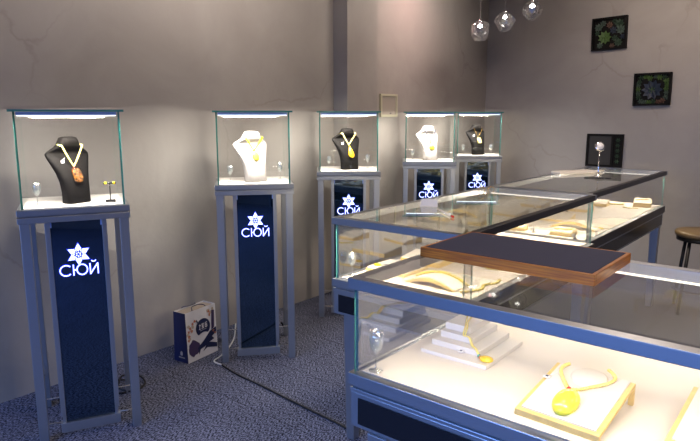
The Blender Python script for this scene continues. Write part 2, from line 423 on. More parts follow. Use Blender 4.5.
DISP = [(-2.7215, 1.3245, 64.1), (-2.771, 2.463, 50.1), (-2.865, 3.477, 42), (-2.900, 4.656, 35), (-2.924, 5.628, 34.5)]
DL = ['silver-framed glass display pedestal nearest the camera at the far left of the room',
      'silver-framed glass display pedestal standing just right of the paper gift bag',
      'silver-framed glass display pedestal in front of the wall pilaster, middle of the row of five',
      'silver-framed glass display pedestal holding a white bust, behind the long counter',
      'silver-framed glass display pedestal nearest the room corner, last in the row']
pedestals = []; proto = make_pedestal()
for i, (x, y, a) in enumerate(DISP):
    o = proto if i == 0 else copy_tree(proto)
    a_ = R(a); nx, ny = -math.sin(a_), math.cos(a_)      # backwards from the front edge
    o.location = (x + nx * GD / 2, y + ny * GD / 2, 0); o.rotation_euler = (0, 0, a_)
    tag(o, DL[i], 'display case', 'glass display pedestals along the wall'); pedestals.append((o.location.copy(), a_))
    l = area('pedestal_led', (0, 0, 0), (.39, .01), 11.5, (1, .93, .83), (0, 0, -1))
    p = Vector((0, -GD / 2 + .016, ZT - .03)); p.rotate(Matrix.Rotation(a_, 3, 'Z')); l.location = Vector((o.location.x, o.location.y, 0)) + p
    d = Vector((0, .28, -1)); d.rotate(Matrix.Rotation(a_, 3, 'Z'))
    l.rotation_euler = d.to_track_quat('-Z', 'Y').to_euler()
    q = (Matrix.Rotation(a_, 3, 'Z') @ Vector((1, 0, 0)))
    zax = -d.normalized(); xax = q.normalized(); yax = zax.cross(xax)
    l.rotation_euler = Matrix((xax, yax, zax)).transposed().to_euler()
def on_ped(i, lx, ly, z=1.1315):
    loc, a = pedestals[i]; v = Matrix.Rotation(a, 3, 'Z') @ Vector((lx, ly, 0)); return (loc.x + v.x, loc.y + v.y, z)

# ------------------------------------------------------------------ necklace busts
PROF = [(0, .058, .038, 0), (.004, .061, .041, 0), (.05, .061, .037, .002), (.10, .066, .033, .009), (.145, .077, .029, .022), (.185, .092, .024, .038),
        (.215, .104, .018, .051), (.232, .108, .012, .057), (.243, .098, .013, .058), (.253, .082, .021, .053), (.263, .066, .027, .047), (.275, .053, .032, .043),
        (.295, .043, .033, .040), (.308, .037, .028, .039), (.313, .020, .016, .039)]
def bust_mesh():
    mb = MB(); n = 28; vs = []; fs = []
    for z, hw, ht, off in PROF:
        for k in range(n):
            a = 2 * math.pi * k / n; c, s_ = math.cos(a), math.sin(a); e = .55
            vs.append((hw * math.copysign(abs(c) ** e, c), off + ht * math.copysign(abs(s_) ** e, s_), z))
    for i in range(len(PROF) - 1):
        for k in range(n): fs.append((i * n + k, i * n + (k + 1) % n, (i + 1) * n + (k + 1) % n, (i + 1) * n + k))
    fs += [tuple(range(n))[::-1], tuple((len(PROF) - 1) * n + k for k in range(n))]
    return mb.add(vs, fs, 0, True)
def front_y(z, x=0):
    for (z0, w0, t0, o0), (z1, w1, t1, o1) in zip(PROF, PROF[1:]):
        if z0 <= z <= z1:
            f = (z - z0) / (z1 - z0 + 1e-9); hw = w0 + (w1 - w0) * f; ht = t0 + (t1 - t0) * f; of = o0 + (o1 - o0) * f
            r = min(1, abs(x) / hw); return of - ht * (max(0, 1 - r ** (2 / .55))) ** (.55 / 2)
    return PROF[-1][3]
bm_, bw_ = bust_mesh(), bust_mesh()
bl = ['black curved necklace bust carrying the carved brown pendant, in the nearest pedestal', 'white curved necklace bust in the pedestal right of the gift bag',
      'black curved necklace bust carrying the teardrop pendant', 'white curved necklace bust carrying the round lime pendant',
      'black curved necklace bust in the pedestal nearest the room corner']
kinds = ['b', 'w', 'b', 'w', 'b']
protos = {'b': bm_.build('necklace_bust', 'blackvel'), 'w': bw_.build('necklace_bust', 'whiteleather')}; used = set()
BPOS = []
TURN = R(30)
for i, k in enumerate(kinds):
    o = protos[k] if k not in used else protos[k].copy()
    if k in used: COL.objects.link(o)
    used.add(k)
    o.location = on_ped(i, .012, -.075); o.rotation_euler = (0, 0, pedestals[i][1] + TURN + (R(4) if i > 2 else 0)); o.scale = (1.0 if i == 0 else 1.13, 1, 1)
    tag(o, bl[i], 'bust', 'necklace busts in the pedestals'); BPOS.append((o.location.copy(), o.rotation_euler.z))

def neck_path(apex, r, n=40, zs=.272, xs=.052):
    # from the back of the neck down both sides to the apex on the chest
    pts = []; ya = front_y(apex) - r; yt = front_y(zs, xs * .8) - r - .006
    for k in range(n + 1):
        t = k / n * 2 - 1          # -1 left top, 0 apex, 1 right top
        z = apex + (zs - apex) * abs(t); x = xs * math.copysign(abs(t) ** .9, t)
        pts.append((x, min(front_y(z, x) - r, ya + (yt - ya) * abs(t) - .001), z))
    back = []
    for k in range(1, 8):
        a = math.pi * k / 8; back.append((xs * math.cos(a), .038 + .030 * math.sin(a), zs + .008 * math.sin(a)))
    return pts, back
def price_tag(parent, at, to):
    m = MB(); m.tube([at, to], .0008, 5); m.box((to[0], to[1], to[2] - .007), (.015, .002, .014)); 
    return m.build('price_tag', 'tag', parent)
NL = [('carved', 'thick yellow bead necklace with carved brown amber pendant on the nearest black bust', .175),
      ('drop', 'thin yellow necklace with plain oval yellow pendant on the white bust by the gift bag', .195),
      ('tear', 'yellow bead necklace with long teardrop pendant on the middle black bust', .190),
      ('disc', 'dark cord necklace with round lime yellow pendant on a white bust', .175),
      ('slab', 'golden chain necklace with rectangular yellow pendant on the corner black bust', .185)]
for i, (kind, lab, apex) in enumerate(NL):
    t = thing('necklace', lab, 'necklace', BPOS[i][0], BPOS[i][1], 'necklaces on the busts'); t.scale = (1.0 if i == 0 else 1.13, 1, 1)
    r = {'carved': .0048, 'drop': .0044, 'tear': .0042, 'disc': .0036, 'slab': .0034}[kind]
    pts, back = neck_path(apex, r * 1.1 + (.003 if kind in ('drop', 'disc') else 0))
    loop = pts + back
    m = MB()
    if kind in ('drop', 'disc'):
        m.tube(loop, r, 8, 0, True)
        m.build('cord', 'amber' if kind == 'drop' else 'cord', t)
    else:
        # evenly spaced beads
        acc = 0; last = Vector(loop[0]); step = r * 1.9
        m.tube(loop, r * .45, 6, 0, True)
        L2 = [Vector(p) for p in loop] + [Vector(loop[0])]
        need = 0
        for p, q in zip(L2, L2[1:]):
            d = (q - p).length; s_ = need
            while s_ < d:
                m.ball(p.lerp(q, s_ / d), r * random.uniform(.9, 1.05), 0, 8, 6); s_ += step
            need = s_ - d
        m.build('bead_string', {'carved': 'butter', 'tear': 'butter', 'slab': 'gilt'}[kind], t)
    fy = front_y(apex) - .004
    rb = MB().ball((0, fy - .002, apex - .004), .0045, 0, 10, 7).build('bail_bead', {'carved': 'red', 'drop': 'red', 'tear': 'butter', 'disc': 'lemon', 'slab': 'gilt'}[kind], t)
    if kind == 'disc':
        MB().ball((0, fy - .003, apex - .016), .0075).build('spacer_bead', 'lemon', t)
    if kind == 'carved':
        m = MB(); zc = apex - .04
        poly = [(-.019, .030), (.017, .031), (.023, .010), (.027, -.012), (.018, -.032), (0, -.037), (-.018, -.03), (-.022, -.005)]
        m.prism(poly, lambda u, v, w: (u, front_y(zc + v, u) - .003 - w, zc + v), .011)
        m.build('pendant', 'carved', t, .004)
    elif kind == 'drop':
        MB().ball((0, front_y(apex - .035) - .011, apex - .035), (.021, .009, .029), 0, 20, 12, Matrix.Rotation(-.36, 3, 'X')).build('pendant', 'lemon', t)
    elif kind == 'tear':
        prof = [(.001, .048), (.006, .034), (.012, .018), (.018, 0), (.021, -.016), (.020, -.028), (.014, -.038), (.006, -.043), (.001, -.044)]
        m = MB(); m.lathe(prof, (0, 0, 0), 20); m.v = [(x, front_y(z + apex - .056) - .010 + y * .45, z + apex - .056) for x, y, z in m.v]
        m.build('pendant', 'amber', t)
    elif kind == 'disc':
        m = MB(); m.ball((0, front_y(apex - .05) - .010, apex - .052), (.026, .008, .027), 0, 24, 12, Matrix.Rotation(-.3, 3, 'X')); m.build('pendant', 'lemon', t)
    else:
        MB().box((0, front_y(apex - .035) - .011, apex - .037), (.040, .012, .058), 0, Matrix.Rotation(-.36, 3, 'X')).build('pendant', 'butter', t, .005)
    tx = -.046; tz = .205
    price_tag(t, (-.026, front_y(.215, -.026) - .003, .215), (tx, front_y(tz - .01, tx) - .004, tz))

# ------------------------------------------------------------------ small water goblets
def goblet_mesh():
    t = thing('water_goblet', 'x', 'goblet')
    m = MB()
    m.lathe([(.0005, .0), (.018, .0), (.018, .002), (.004, .005), (.0022, .012), (.0022, .042), (.007, .048), (.0145, .060), (.0180, .076), (.0182, .090), (.0170, .103),
             (.0158, .103), (.0168, .090), (.0167, .077), (.0132, .062), (.006, .052), (.0005, .050)], n=20)
    m.build('goblet_bowl', 'goblet', t)
    MB().lathe([(.0005, .0525), (.0050, .0545), (.0120, .064), (.0158, .079), (.0160, .084), (.0005, .084)], n=20).build('water', 'goblet', t)
    MB().tube([(.0165 * math.cos(2 * math.pi * k / 24), .0165 * math.sin(2 * math.pi * k / 24), .103) for k in range(24)], .0009, 6, 0, True).build('rim', 'chrome', t)  # chrome ring added as a bright outline on the glass lip
    return t
gp = goblet_mesh()
GOB = [(on_ped(0, -.155, -.10), 'clear stemmed goblet of water in the front left corner of the nearest pedestal case'),
       (on_ped(1, -.145, -.09), 'clear stemmed goblet of water left of the bust in the pedestal by the gift bag'),
       (on_ped(1, .175, .06), 'clear stemmed goblet right of the bust in the pedestal by the gift bag'),
       (on_ped(2, -.145, -.09), 'clear stemmed goblet left of the bust with the teardrop pendant'),
       (on_ped(2, .16, .06), 'clear stemmed goblet right of the bust with the teardrop pendant'),
       (on_ped(3, -.150, -.12), 'clear stemmed goblet left of the bust with the round lime pendant'),
       (on_ped(4, -.145, -.10), 'clear stemmed goblet left of the bust in the corner pedestal'),
       (on_ped(4, .15, -.02), 'clear stemmed goblet right of the bust in the corner pedestal'),
       ((-1.700, 2.085, .822), 'clear stemmed goblet of water in the near left corner of the long counter'),
       ((-.985, 1.318, .822), 'clear stemmed goblet of water in the front left corner of the nearest counter')]
for i, (p, lab) in enumerate(GOB):
    o = gp if i == 0 else copy_tree(gp)
    o.location = p; tag(o, lab, 'goblet', 'water goblets in the glass cases')
    if i == 9: o.scale = (1.15, 1.15, 1.15)
# ring stands
t = thing('ring_stand', 'small black T-shaped ring stand with yellow amber pieces beside the nearest bust', 'jewelry stand', on_ped(0, .160, -.13), pedestals[0][1])
MB().span((-.023, -.013, 0), (.023, .013, .013)).build('base', 'black', t, .002)
MB().tube([(0, 0, .012), (0, 0, .092)], .0028, 8).build('stem', 'black', t)
MB().tube([(-.028, 0, .092), (.028, 0, .092)], .0045, 10).build('crossbar', 'black', t)
for sx in (-1, 1): MB().tube([(sx * .013, 0, .092), (sx * .024, 0, .092)], .0062, 10).build('amber_ring', 'amber', t)
tg = MB().box((0, 0, .012), (.012, .002, .016)).lathe([(.006, 0), (.006, .003)], n=10)
for (p, a, lab) in ((on_ped(0, .118, -.10), pedestals[0][1], 'tiny white price tag standing between the nearest bust and the ring stand'),):
    o = tg.build('price_tag', ['tag'], loc=p, rot=a); tag(o, lab, 'tag')
for k, lx in enumerate((.07, .105, .145)):
    t = thing('earring_stand', ['leftmost', 'middle', 'rightmost'][k] + ' of three tiny clear earring stands right of the white bust with lime pendant', 'jewelry stand', on_ped(3, lx, -.12), pedestals[3][1], 'clear earring stands')
    MB().lathe([(.009, 0), (.009, .003), (.002, .005), (.002, .036)], n=10).build('stem', 'goblet', t)
    MB().ball((0, 0, .040), .006).build('earring', 'chrome', t)

# ------------------------------------------------------------------ showcase counters
def counter(label, x0, x1, y0, y1, leg_in=(.0, .085), dark_side=False):
    t = thing('glass_counter', label, 'display counter', ((x0 + x1) / 2, (y0 + y1) / 2, 0), 0, 'glass jewellery counters')
    hx, hy = (x1 - x0) / 2, (y1 - y0) / 2
    g, bz0, bz1 = .008, 1.068, 1.10
    b = .034
    tf = MB()
    tf.span((-hx, -hy, bz0), (hx, -hy + b, bz1)).span((-hx, hy - b, bz0), (hx, hy, bz1)).span((-hx, -hy + b, bz0), (-hx + b, hy - b, bz1))
    tf.span((hx - b, -hy + b, bz0), (hx, hy - b, bz1), 1)
    tf.build('top_frame', ['alu', 'trim' if dark_side else 'alu'], t, .002)
    MB().pane((-hx + b - .004, -hy + b - .004, bz1 - .008), (hx - b + .004, hy - b + .004, bz1 - .0005)).build('top_glass', ['topglass', 'clearedge'], t)
    e = .014
    MB().pane((-hx + e, -hy + e, .812), (hx - e, -hy + e + g, bz0)).build('glass_pane', ['glass', 'edge'], t)
    MB().pane((-hx + e, hy - e - g, .812), (hx - e, hy - e, bz0)).build('glass_pane', ['glass', 'edge'], t)
    MB().pane((-hx + e, -hy + e + g, .812), (-hx + e + g, hy - e - g, bz0)).build('glass_pane', ['glass', 'edge'], t)
    MB().pane((hx - e - g, -hy + e + g, .812), (hx - e, hy - e - g, bz0)).build('glass_pane', ['glass', 'edge'], t)
    MB().span((-hx + .03, -hy + .03, .8195), (hx - .03, hy - .03, .8215)).build('display_deck', 'white', t)
    rl = MB().span((-hx, -hy, .783), (hx, hy, .8188)); rl.span((-hx + .010, -hy + .010, .774), (hx - .010, hy - .010, .783)).span((-hx + .004, -hy + .004, .762), (hx - .004, hy - .004, .774))
    rl.build('deck_rail', 'alu', t, .002)
    if dark_side: MB().span((hx + .0002, -hy, .765), (hx + .004, hy, .8185)).build('side_trim', 'trim', t)
    MB().span((-hx + .006, -hy + .006, .655), (hx - .006, hy - .006, .762)).build('cabinet_body', 'alu', t, .002)
    for sy in (-1, 1): MB().span((-hx + .035, sy * (hy - .008), .668), (hx - .035, sy * (hy - .003), .748)).build('drawer_front', 'black', t)
    for sx in (-1, 1): MB().span((sx * (hx - .008), -hy + .035, .668), (sx * (hx - .003), hy - .035, .748)).build('side_panel', 'black', t)
    lx, ly = leg_in
    for sx in (-1, 1):
        for sy in (-1, 1):
            m = MB(); cx, cy = sx * (hx - lx - .03), sy * (hy - ly - .03)
            for (z0, w0, z1, w1) in ((0, .022, .655, .032),):
                vs = [(cx + a * w, cy + c * w, z) for z, w in ((z0, w0), (z1, w1)) for a, c in ((-1, -1), (1, -1), (1, 1), (-1, 1))]
                m.add(vs, [(3, 2, 1, 0), (4, 5, 6, 7)] + [(k, (k + 1) % 4, 4 + (k + 1) % 4, 4 + k) for k in range(4)])
            m.build('leg', 'alu', t, .002)
    return t, hx, hy
def led(t, a, b, energy, tilt, n=1):
    # slim LED bar under the top frame, from a to b (local), with its lamp
    a = Vector(a); b = Vector(b); d = (b - a).normalized(); L_ = (b - a).length
    s_ = (abs(b.x - a.x) / 2 + .0025, abs(b.y - a.y) / 2 + .0025)
    c = (a + b) / 2
    o = MB().box(c, (s_[0] * 2, s_[1] * 2, .006)).build('led_strip', 'ledwarm', t)
    w = Vector(t.location) + c; w.z -= .006
    l = area('counter_led', w, (L_, .012), energy, (1, .85, .64))
    z = -Vector(tilt).normalized(); y = z.cross(d)
    l.rotation_euler = Matrix((d, y, z)).transposed().to_euler()
BX0, BX1, BY0, BY1 = -1.047, .50, 1.265, 1.985
cb, hx, hy = counter('glass counter nearest the camera running off the right side of the picture', BX0, BX1, BY0, BY1, leg_in=(.075, .0))
led(cb, (-hx + .04, -hy + .037, 1.064), (hx - .04, -hy + .037, 1.064), 4.4, (0, .35, -1))
led(cb, (-hx + .04, hy - .037, 1.064), (hx - .04, hy - .037, 1.064), 2.6, (0, -.35, -1))
MB().span((.26, hy - .028, .822), (.272, hy - .023, 1.066)).build('door_bar', 'black', cb)
AX0, AX1 = -1.748, -1.075
ca, hx, hy = counter('long glass counter unit whose near end touches the nearest counter corner', AX0, AX1, 2.0, 3.512, dark_side=True)
led(ca, (-hx + .04, -hy + .037, 1.064), (hx - .04, -hy + .037, 1.064), 7, (0, .3, -1))
led(ca, (-hx + .04, hy - .037, 1.064), (hx - .04, hy - .037, 1.064), 7, (0, -.3, -1))
led(ca, (hx - .037, -hy + .06, 1.064), (hx - .037, hy - .06, 1.064), 6.5, (-.3, 0, -1))
cc, hx, hy = counter('far glass counter unit continuing the long counter towards the back wall', AX0, AX1 - .035, 3.520, 5.37, dark_side=True)
led(cc, (-hx + .04, -hy + .037, 1.064), (hx - .04, -hy + .037, 1.064), 5, (0, .3, -1))
led(cc, (-hx + .04, hy - .037, 1.064), (hx - .04, hy - .037, 1.064), 7, (0, -.3, -1))
led(cc, (hx - .037, -hy + .06, 1.064), (hx - .037, hy - .06, 1.064), 7, (-.3, 0, -1))

# ------------------------------------------------------------------ jewellery in the nearest counter
Z0 = .8217
t = thing('step_stand', 'white leather stepped jewellery stand in the nearest counter with a hanging yellow necklace', 'jewelry stand', (-.85, 1.64, Z0))
for k, (x0, x1, y0, z0, z1) in enumerate(((-.965, -.742, 1.522, 0, .012), (-.955, -.788, 1.572, .012, .030), (-.945, -.830, 1.608, .030, .050), (-.942, -.855, 1.632, .050, .072))):
    MB().span((x0 + .85, y0 - 1.64, z0), (x1 + .85, 1.775 - 1.64, z1)).build('step', 'boardwhite', t, .0015)
t = thing('necklace', 'long yellow cord necklace draped down the white stepped stand, round pendant at its foot', 'necklace', (-.765, 1.555, .8345), 0)
o0 = Vector(t.location)
def rel(pts): return [Vector(p) - o0 for p in pts]
cordpts = [(-.935, 1.772, .899), (-.918, 1.735, .899), (-.886, 1.664, .899), (-.868, 1.626, .896), (-.862, 1.604, .876), (-.842, 1.600, .875), (-.826, 1.590, .856), (-.806, 1.576, .855), (-.792, 1.566, .846), (-.778, 1.560, .840)]
cordpts2 = [(-.905, 1.772, .899), (-.895, 1.72, .899), (-.878, 1.66, .899), (-.861, 1.626, .896), (-.855, 1.604, .877), (-.838, 1.598, .875), (-.822, 1.590, .857), (-.802, 1.574, .855), (-.789, 1.566, .845), (-.778, 1.560, .840)]
def smooth_path(p, k=5):
    p = [Vector(a) for a in p]; out = []
    for i in range(len(p) - 1):
        a, b, c, d = p[max(0, i - 1)], p[i], p[i + 1], p[min(len(p) - 1, i + 2)]
        for j in range(k):
            s_ = j / k
            out.append(.5 * ((2 * b) + (c - a) * s_ + (2 * a - 5 * b + 4 * c - d) * s_ ** 2 + (3 * b - a - 3 * c + d) * s_ ** 3))
    return out + [p[-1]]
MB().tube(rel(smooth_path(cordpts)), .0027).tube(rel(smooth_path(cordpts2)), .0027).build('cord', 'butter', t)
MB().ball(rel([(-.786, 1.563, .841)])[0], .0055).build('green_bead', 'teal', t)
MB().ball(rel([(-.779, 1.558, .839)])[0], .0055).build('red_bead', 'red', t)
MB().ball((.007, 0, .006), (.021, .018, .009), 0, 20, 12).build('pendant', 'amber', t)
t = thing('price_tag', 'small round white price tag on the front steps of the white stepped stand', 'tag', (-.845, 1.561, .8345), .3)
MB().lathe([(.010, 0), (.010, .0015)], (0, 0, .006), 18, rot=None).lathe([(.003, .0015), (.003, .003)], (0, 0, .006), 10, 1).build('tag_disc', ['tag', 'cord'], t)

def board(name, label, loc, rz, w, d, z_f, z_b, group='gold-edged jewellery boards'):
    t = thing(name, label, 'jewelry tray', loc, rz, group)
    # sloping board: gold rim, white pad, two back feet
    def fn(zf, zb): return lambda u, v, h: (u, v, zf + (zb - zf) * (v + d / 2) / d + h)
    q = [(-w / 2, -d / 2), (w / 2, -d / 2), (w / 2, d / 2), (-w / 2, d / 2)]
    MB().prism(q, fn(z_f, z_b), .010).build('gold_rim', 'gold', t, .0015)
    k = .012
    q2 = [(-w / 2 + k, -d / 2 + k), (w / 2 - k, -d / 2 + k), (w / 2 - k, d / 2 - k * .4), (-w / 2 + k, d / 2 - k * .4)]
    MB().prism(q2, fn(z_f + .008, z_b + .008), .006).build('white_pad', 'boardwhite', t, .001)
    for sx in (-1, 1): MB().span((sx * (w / 2 - .012), d / 2 - .014, 0), (sx * w / 2, d / 2 - .002, z_b + .002)).build('foot', 'gold', t)
    MB().span((-w / 2, -d / 2, 0), (w / 2, -d / 2 + .01, z_f + .002)).build('front_ledge', 'gold', t)
    MB().lathe([(.046, 0), (.047, .004), (.040, .010), (.001, .012)], (0, d / 2 - .04, z_b + .008 - (z_b - z_f) * .13), 28, rot=Matrix.Rotation(math.atan2(z_b - z_f, d), 3, 'X')).build('neck_form', 'boardwhite', t)
    return t
tb = board('necklace_board', 'gold-edged white sloping board with the large bead necklace in the nearest counter', (-.461, 1.452, Z0), -.04, .205, .250, .006, .046)
board('necklace_board', 'gold-edged white sloping board cut off by the right picture edge', (-.140, 1.520, Z0), -.04, .205, .250, .006, .046)
t = thing('necklace', 'chunky yellow bead necklace with large lemon yellow pendant lying on a gold-edged board', 'necklace', (-.468, 1.415, .8495), 0)
o0 = Vector(t.location)
bp = [(-.523, 1.570), (-.532, 1.548), (-.528, 1.525), (-.514, 1.500), (-.498, 1.476), (-.482, 1.458), (-.462, 1.464), (-.436, 1.492), (-.410, 1.522), (-.399, 1.550), (-.408, 1.572), (-.428, 1.590)]
def board_z(y): return Z0 + .014 + .006 + .040 * (y - 1.327) / .25 + .005
path = smooth_path([(x, y, board_z(y)) for x, y in bp], 6)
m = MB(); need = 0
for p, q in zip(path, path[1:]):
    d = (q - p).length; s_ = need
    while s_ < d:
        m.ball(p.lerp(q, s_ / d) - o0, (random.uniform(.0042, .006), .005, .0045), 0, 8, 6); s_ += .0075
    need = s_ - d
m.build('bead_string', 'butter', t)
MB().ball(Vector((-.481, 1.455, board_z(1.455) + .001)) - o0, .006).build('bail_bead', 'red', t)
MB().ball((.003, -.022, .012), (.030, .050, .024), 0, 24, 14, Matrix.Rotation(.16, 3, 'X')).build('pendant', 'lemon', t)
t = MB().tube([(-.528, 1.515, board_z(1.515)), (-.545, 1.497, board_z(1.50) - .001)], .0007, 5).lathe([(.010, 0), (.010, .0015)], (-.551, 1.489, board_z(1.489) - .003), 16).lathe([(.004, .0015), (.004, .0025)], (-.551, 1.489, board_z(1.489) - .003), 10, 1).build('price_tag', ['tag', 'cord'])
tag(t, 'small round white price tag tied to the chunky bead necklace', 'tag')

# ------------------------------------------------------------------ props in the long counter
def arch(label, loc, rz, L_, w, h, chips=False):
    t = thing('arched_stand', label, 'jewelry stand', loc, rz, 'arched bracelet stands')
    n = 16
    out = [(-L_ / 2 + L_ * k / n, .004 + h * math.sin(math.pi * k / n)) for k in range(n + 1)]
    inn = [(-L_ / 2 + .016 + (L_ - .032) * k / n, (h - .012) * math.sin(math.pi * k / n)) for k in range(n + 1)]
    poly = out + inn[::-1]
    mb = MB(); N = len(poly)
    vs = [(u, -w / 2, v) for u, v in poly] + [(u, w / 2, v) for u, v in poly]; fs = []
    for k in range(n):
        for o_, fl in ((0, 1), (N, -1)):
            a = [k + o_, k + 1 + o_, N - 2 - k + o_, N - 1 - k + o_]; fs.append(tuple(a[::fl]))
    for k in range(N): fs.append((k, (k + 1) % N, N + (k + 1) % N, N + k))
    mb.add(vs, fs); mb.build('arch_body', 'gold', t)
    top = [(u, v + .0005) for u, v in out]; mt = MB()
    vs = []; 
    for u, v in top: vs += [(u, -w / 2 + .006, v), (u, w / 2 - .006, v), (u, -w / 2 + .006, v + .003), (u, w / 2 - .006, v + .003)]
    fs = []
    for k in range(n):
        a = 4 * k; b = a + 4; fs += [(a + 2, b + 2, b + 3, a + 3), (a, a + 1, b + 1, b), (a, b, b + 2, a + 2), (a + 1, a + 3, b + 3, b + 1)]
    fs += [(0, 2, 3, 1), (4 * n, 4 * n + 1, 4 * n + 3, 4 * n + 2)]
    mt.add(vs, fs, 0, False); mt.build('pad', 'cream', t)
    return t
def wedge(label, loc, rz, w, d, h0, h1, top='butter', item=True):
    t = thing('wedge_stand', label, 'jewelry stand', loc, rz, 'wedge jewellery stands')
    q = [(-d / 2, 0), (d / 2, 0), (d / 2, h1), (-d / 2, h0)]
    MB().prism(q, lambda u, v, k: (-w / 2 + k, u, v), w).build('wedge_body', 'gold', t, .001)
    q = [(-d / 2 + .004, h0 + .0005), (d / 2 - .004, h1 + .0003), (d / 2 - .004, h1 + .006), (-d / 2 + .004, h0 + .006)]
    MB().prism(q, lambda u, v, k: (-w / 2 + .004 + k, u, v), w - .008).build('pad', 'cream', t, .001)
    return t
def bead_line(label, pts, r, mat, name='bracelet', cat='bracelet', group='amber strands in the counters'):
    p = [Vector(a) for a in pts]; c = sum(p, Vector()) / len(p); c.z = min(a.z for a in p) - r
    path = smooth_path(p, 8); m = MB(); need = 0
    for a, b in zip(path, path[1:]):
        d = (b - a).length; s_ = need
        while s_ < d:
            k = random.uniform(.75, 1.2)
            m.ball(a.lerp(b, s_ / d) - c + Vector((random.uniform(-1, 1), random.uniform(-1, 1), 0)) * r * .35, (r * k, r * random.uniform(.7, 1.1), r * .8), 0, 7, 5); s_ += r * 1.25
        need = s_ - d
    o = m.build(name, mat); o.location = c; return tag(o, label, cat, group)
arch('large cream arched stand at the near end of the long counter', (-1.325, 2.205, Z0), -.03, .25, .12, .034)
bead_line('yellow chip strand lying over the large near arched stand', [(-1.455, 2.245, .831), (-1.42, 2.246, .848), (-1.375, 2.246, .861), (-1.325, 2.246, .867), (-1.275, 2.246, .862), (-1.23, 2.244, .850), (-1.19, 2.24, .831)], .0065, 'chips')
bead_line('looped yellow chip strand lying flat on the deck right of the large near arch', [(-1.175, 2.15, .8275), (-1.15, 2.19, .8275), (-1.13, 2.25, .8275), (-1.15, 2.31, .8275), (-1.125, 2.37, .8275), (-1.135, 2.43, .8275)], .006, 'chips')
wedge('cream wedge stand behind the large near arched stand', (-1.57, 2.52, Z0), .05, .22, .15, .022, .036)
wedge('cream wedge stand with gold base under the left glass of the long counter', (-1.50, 2.86, Z0), .25, .18, .14, .012, .03)
arch('cream arched stand in the middle of the near long counter unit', (-1.42, 3.16, Z0), .35, .24, .10, .045)
wedge('cream wedge stand left of the middle arched stand', (-1.64, 3.22, Z0), -.2, .13, .12, .014, .035)
wedge('low cream wedge stand by the right glass near the wooden-edged tray', (-1.22, 2.75, Z0), .1, .13, .14, .014, .03)
bead_line('yellow strand resting on the deck beside the low right wedge stand', [(-1.32, 2.62, .8275), (-1.27, 2.58, .8275), (-1.20, 2.60, .8275), (-1.16, 2.66, .8275)], .005, 'chips')
# far unit
wedge('small cream wedge stand with a yellow bracelet, nearest in the far counter unit', (-1.30, 3.64, Z0), .0, .13, .11, .022, .036)
bead_line('yellow bracelet lying on the nearest wedge stand of the far unit', [(-1.35, 3.62, .863), (-1.31, 3.61, .863), (-1.26, 3.63, .863), (-1.25, 3.66, .863)], .006, 'chips')
wedge('tiny white wedge stand left of the bracelet wedge in the far unit', (-1.58, 3.62, Z0), .1, .10, .08, .02, .03)
arch('wide cream arched stand in the far counter unit', (-1.32, 3.90, Z0), .0, .29, .11, .045)
bead_line('yellow strand lying along the foot of the wide far arched stand', [(-1.45, 4.0, .8275), (-1.36, 4.02, .8275), (-1.25, 4.0, .8275), (-1.16, 3.97, .8275)], .006, 'chips')
wedge('wide flat cream wedge stand behind the wide far arch', (-1.55, 4.16, Z0), .1, .23, .20, .012, .034)
wedge('cream wedge stand with a dark tag in the far unit', (-1.55, 4.66, Z0), .1, .18, .15, .020, .04)
wedge('cream wedge stand right behind the dark-tagged wedge', (-1.52, 5.02, Z0), .1, .14, .12, .02, .04)
wedge('cream wedge stand in the far right corner of the far unit', (-1.235, 5.19, Z0), .2, .13, .12, .03, .055)
bead_line('yellow bracelet lying flat near the far end of the counter', [(-1.50, 5.18, .8275), (-1.45, 5.14, .8275), (-1.40, 5.16, .8275), (-1.38, 5.2, .8275)], .008, 'chips')
bead_line('yellow strand on top of the far corner wedge stand', [(-1.275, 5.17, .874), (-1.25, 5.20, .878), (-1.21, 5.21, .880), (-1.19, 5.2, .88)], .006, 'chips')
bead_line('yellow strand lying between the flat bracelet and the corner wedge', [(-1.33, 5.02, .8275), (-1.29, 5.0, .8275), (-1.22, 5.02, .8275)], .006, 'chips')
def ring_cone(label, p):
    t = thing('tag_stand', label, 'tag', p, TH, 'small dark tags on the stands')
    MB().lathe([(.012, 0), (.009, .006), (.004, .010), (.0035, .030)], n=12).build('stem', 'black', t)
    MB().box((-.012, 0, .022), (.014, .002, .018)).build('card', 'tag', t)
ring_cone('small dark tag holder beside the tiny white wedge', (-1.47, 3.60, Z0))
ring_cone('small dark tag holder beside the bracelet wedge', (-1.20, 3.56, Z0))
ring_cone('small dark tag holder by the cream wedge far back', (-1.60, 4.53, Z0))
# trays seen through the near left glass
def flat_tray(label, loc, rz, w, d):
    t = thing('jewelry_tray', label, 'jewelry tray', loc, rz, 'flat jewellery trays')
    MB().span((-w / 2, -d / 2, 0), (w / 2, d / 2, .012)).build('tray_base', 'gold', t, .001)
    MB().span((-w / 2 + .006, -d / 2 + .006, .012), (w / 2 - .006, d / 2 - .006, .020)).build('pad', 'boardwhite', t, .001)
    return t
flat_tray('flat white tray with dark-corded pendants by the left glass of the long counter', (-1.60, 2.30, Z0), .0, .22, .20)
t = thing('necklace', 'dark cord necklace with two yellow oval pendants on the flat white tray', 'necklace', (-1.60, 2.30, .842))
MB().tube(smooth_path([(-.07, -.06, .002), (-.03, .0, .002), (.02, .05, .002), (.06, .06, .002), (.07, .01, .002), (.05, -.04, .002)], 6), .0013, 6).build('cord', 'cord', t)
MB().ball((-.07, -.06, .006), (.02, .014, .006), 0, 16, 10).build('pendant', 'amber', t)
MB().ball((.05, -.05, .006), (.016, .02, .006), 0, 16, 10).build('pendant', 'amber', t)

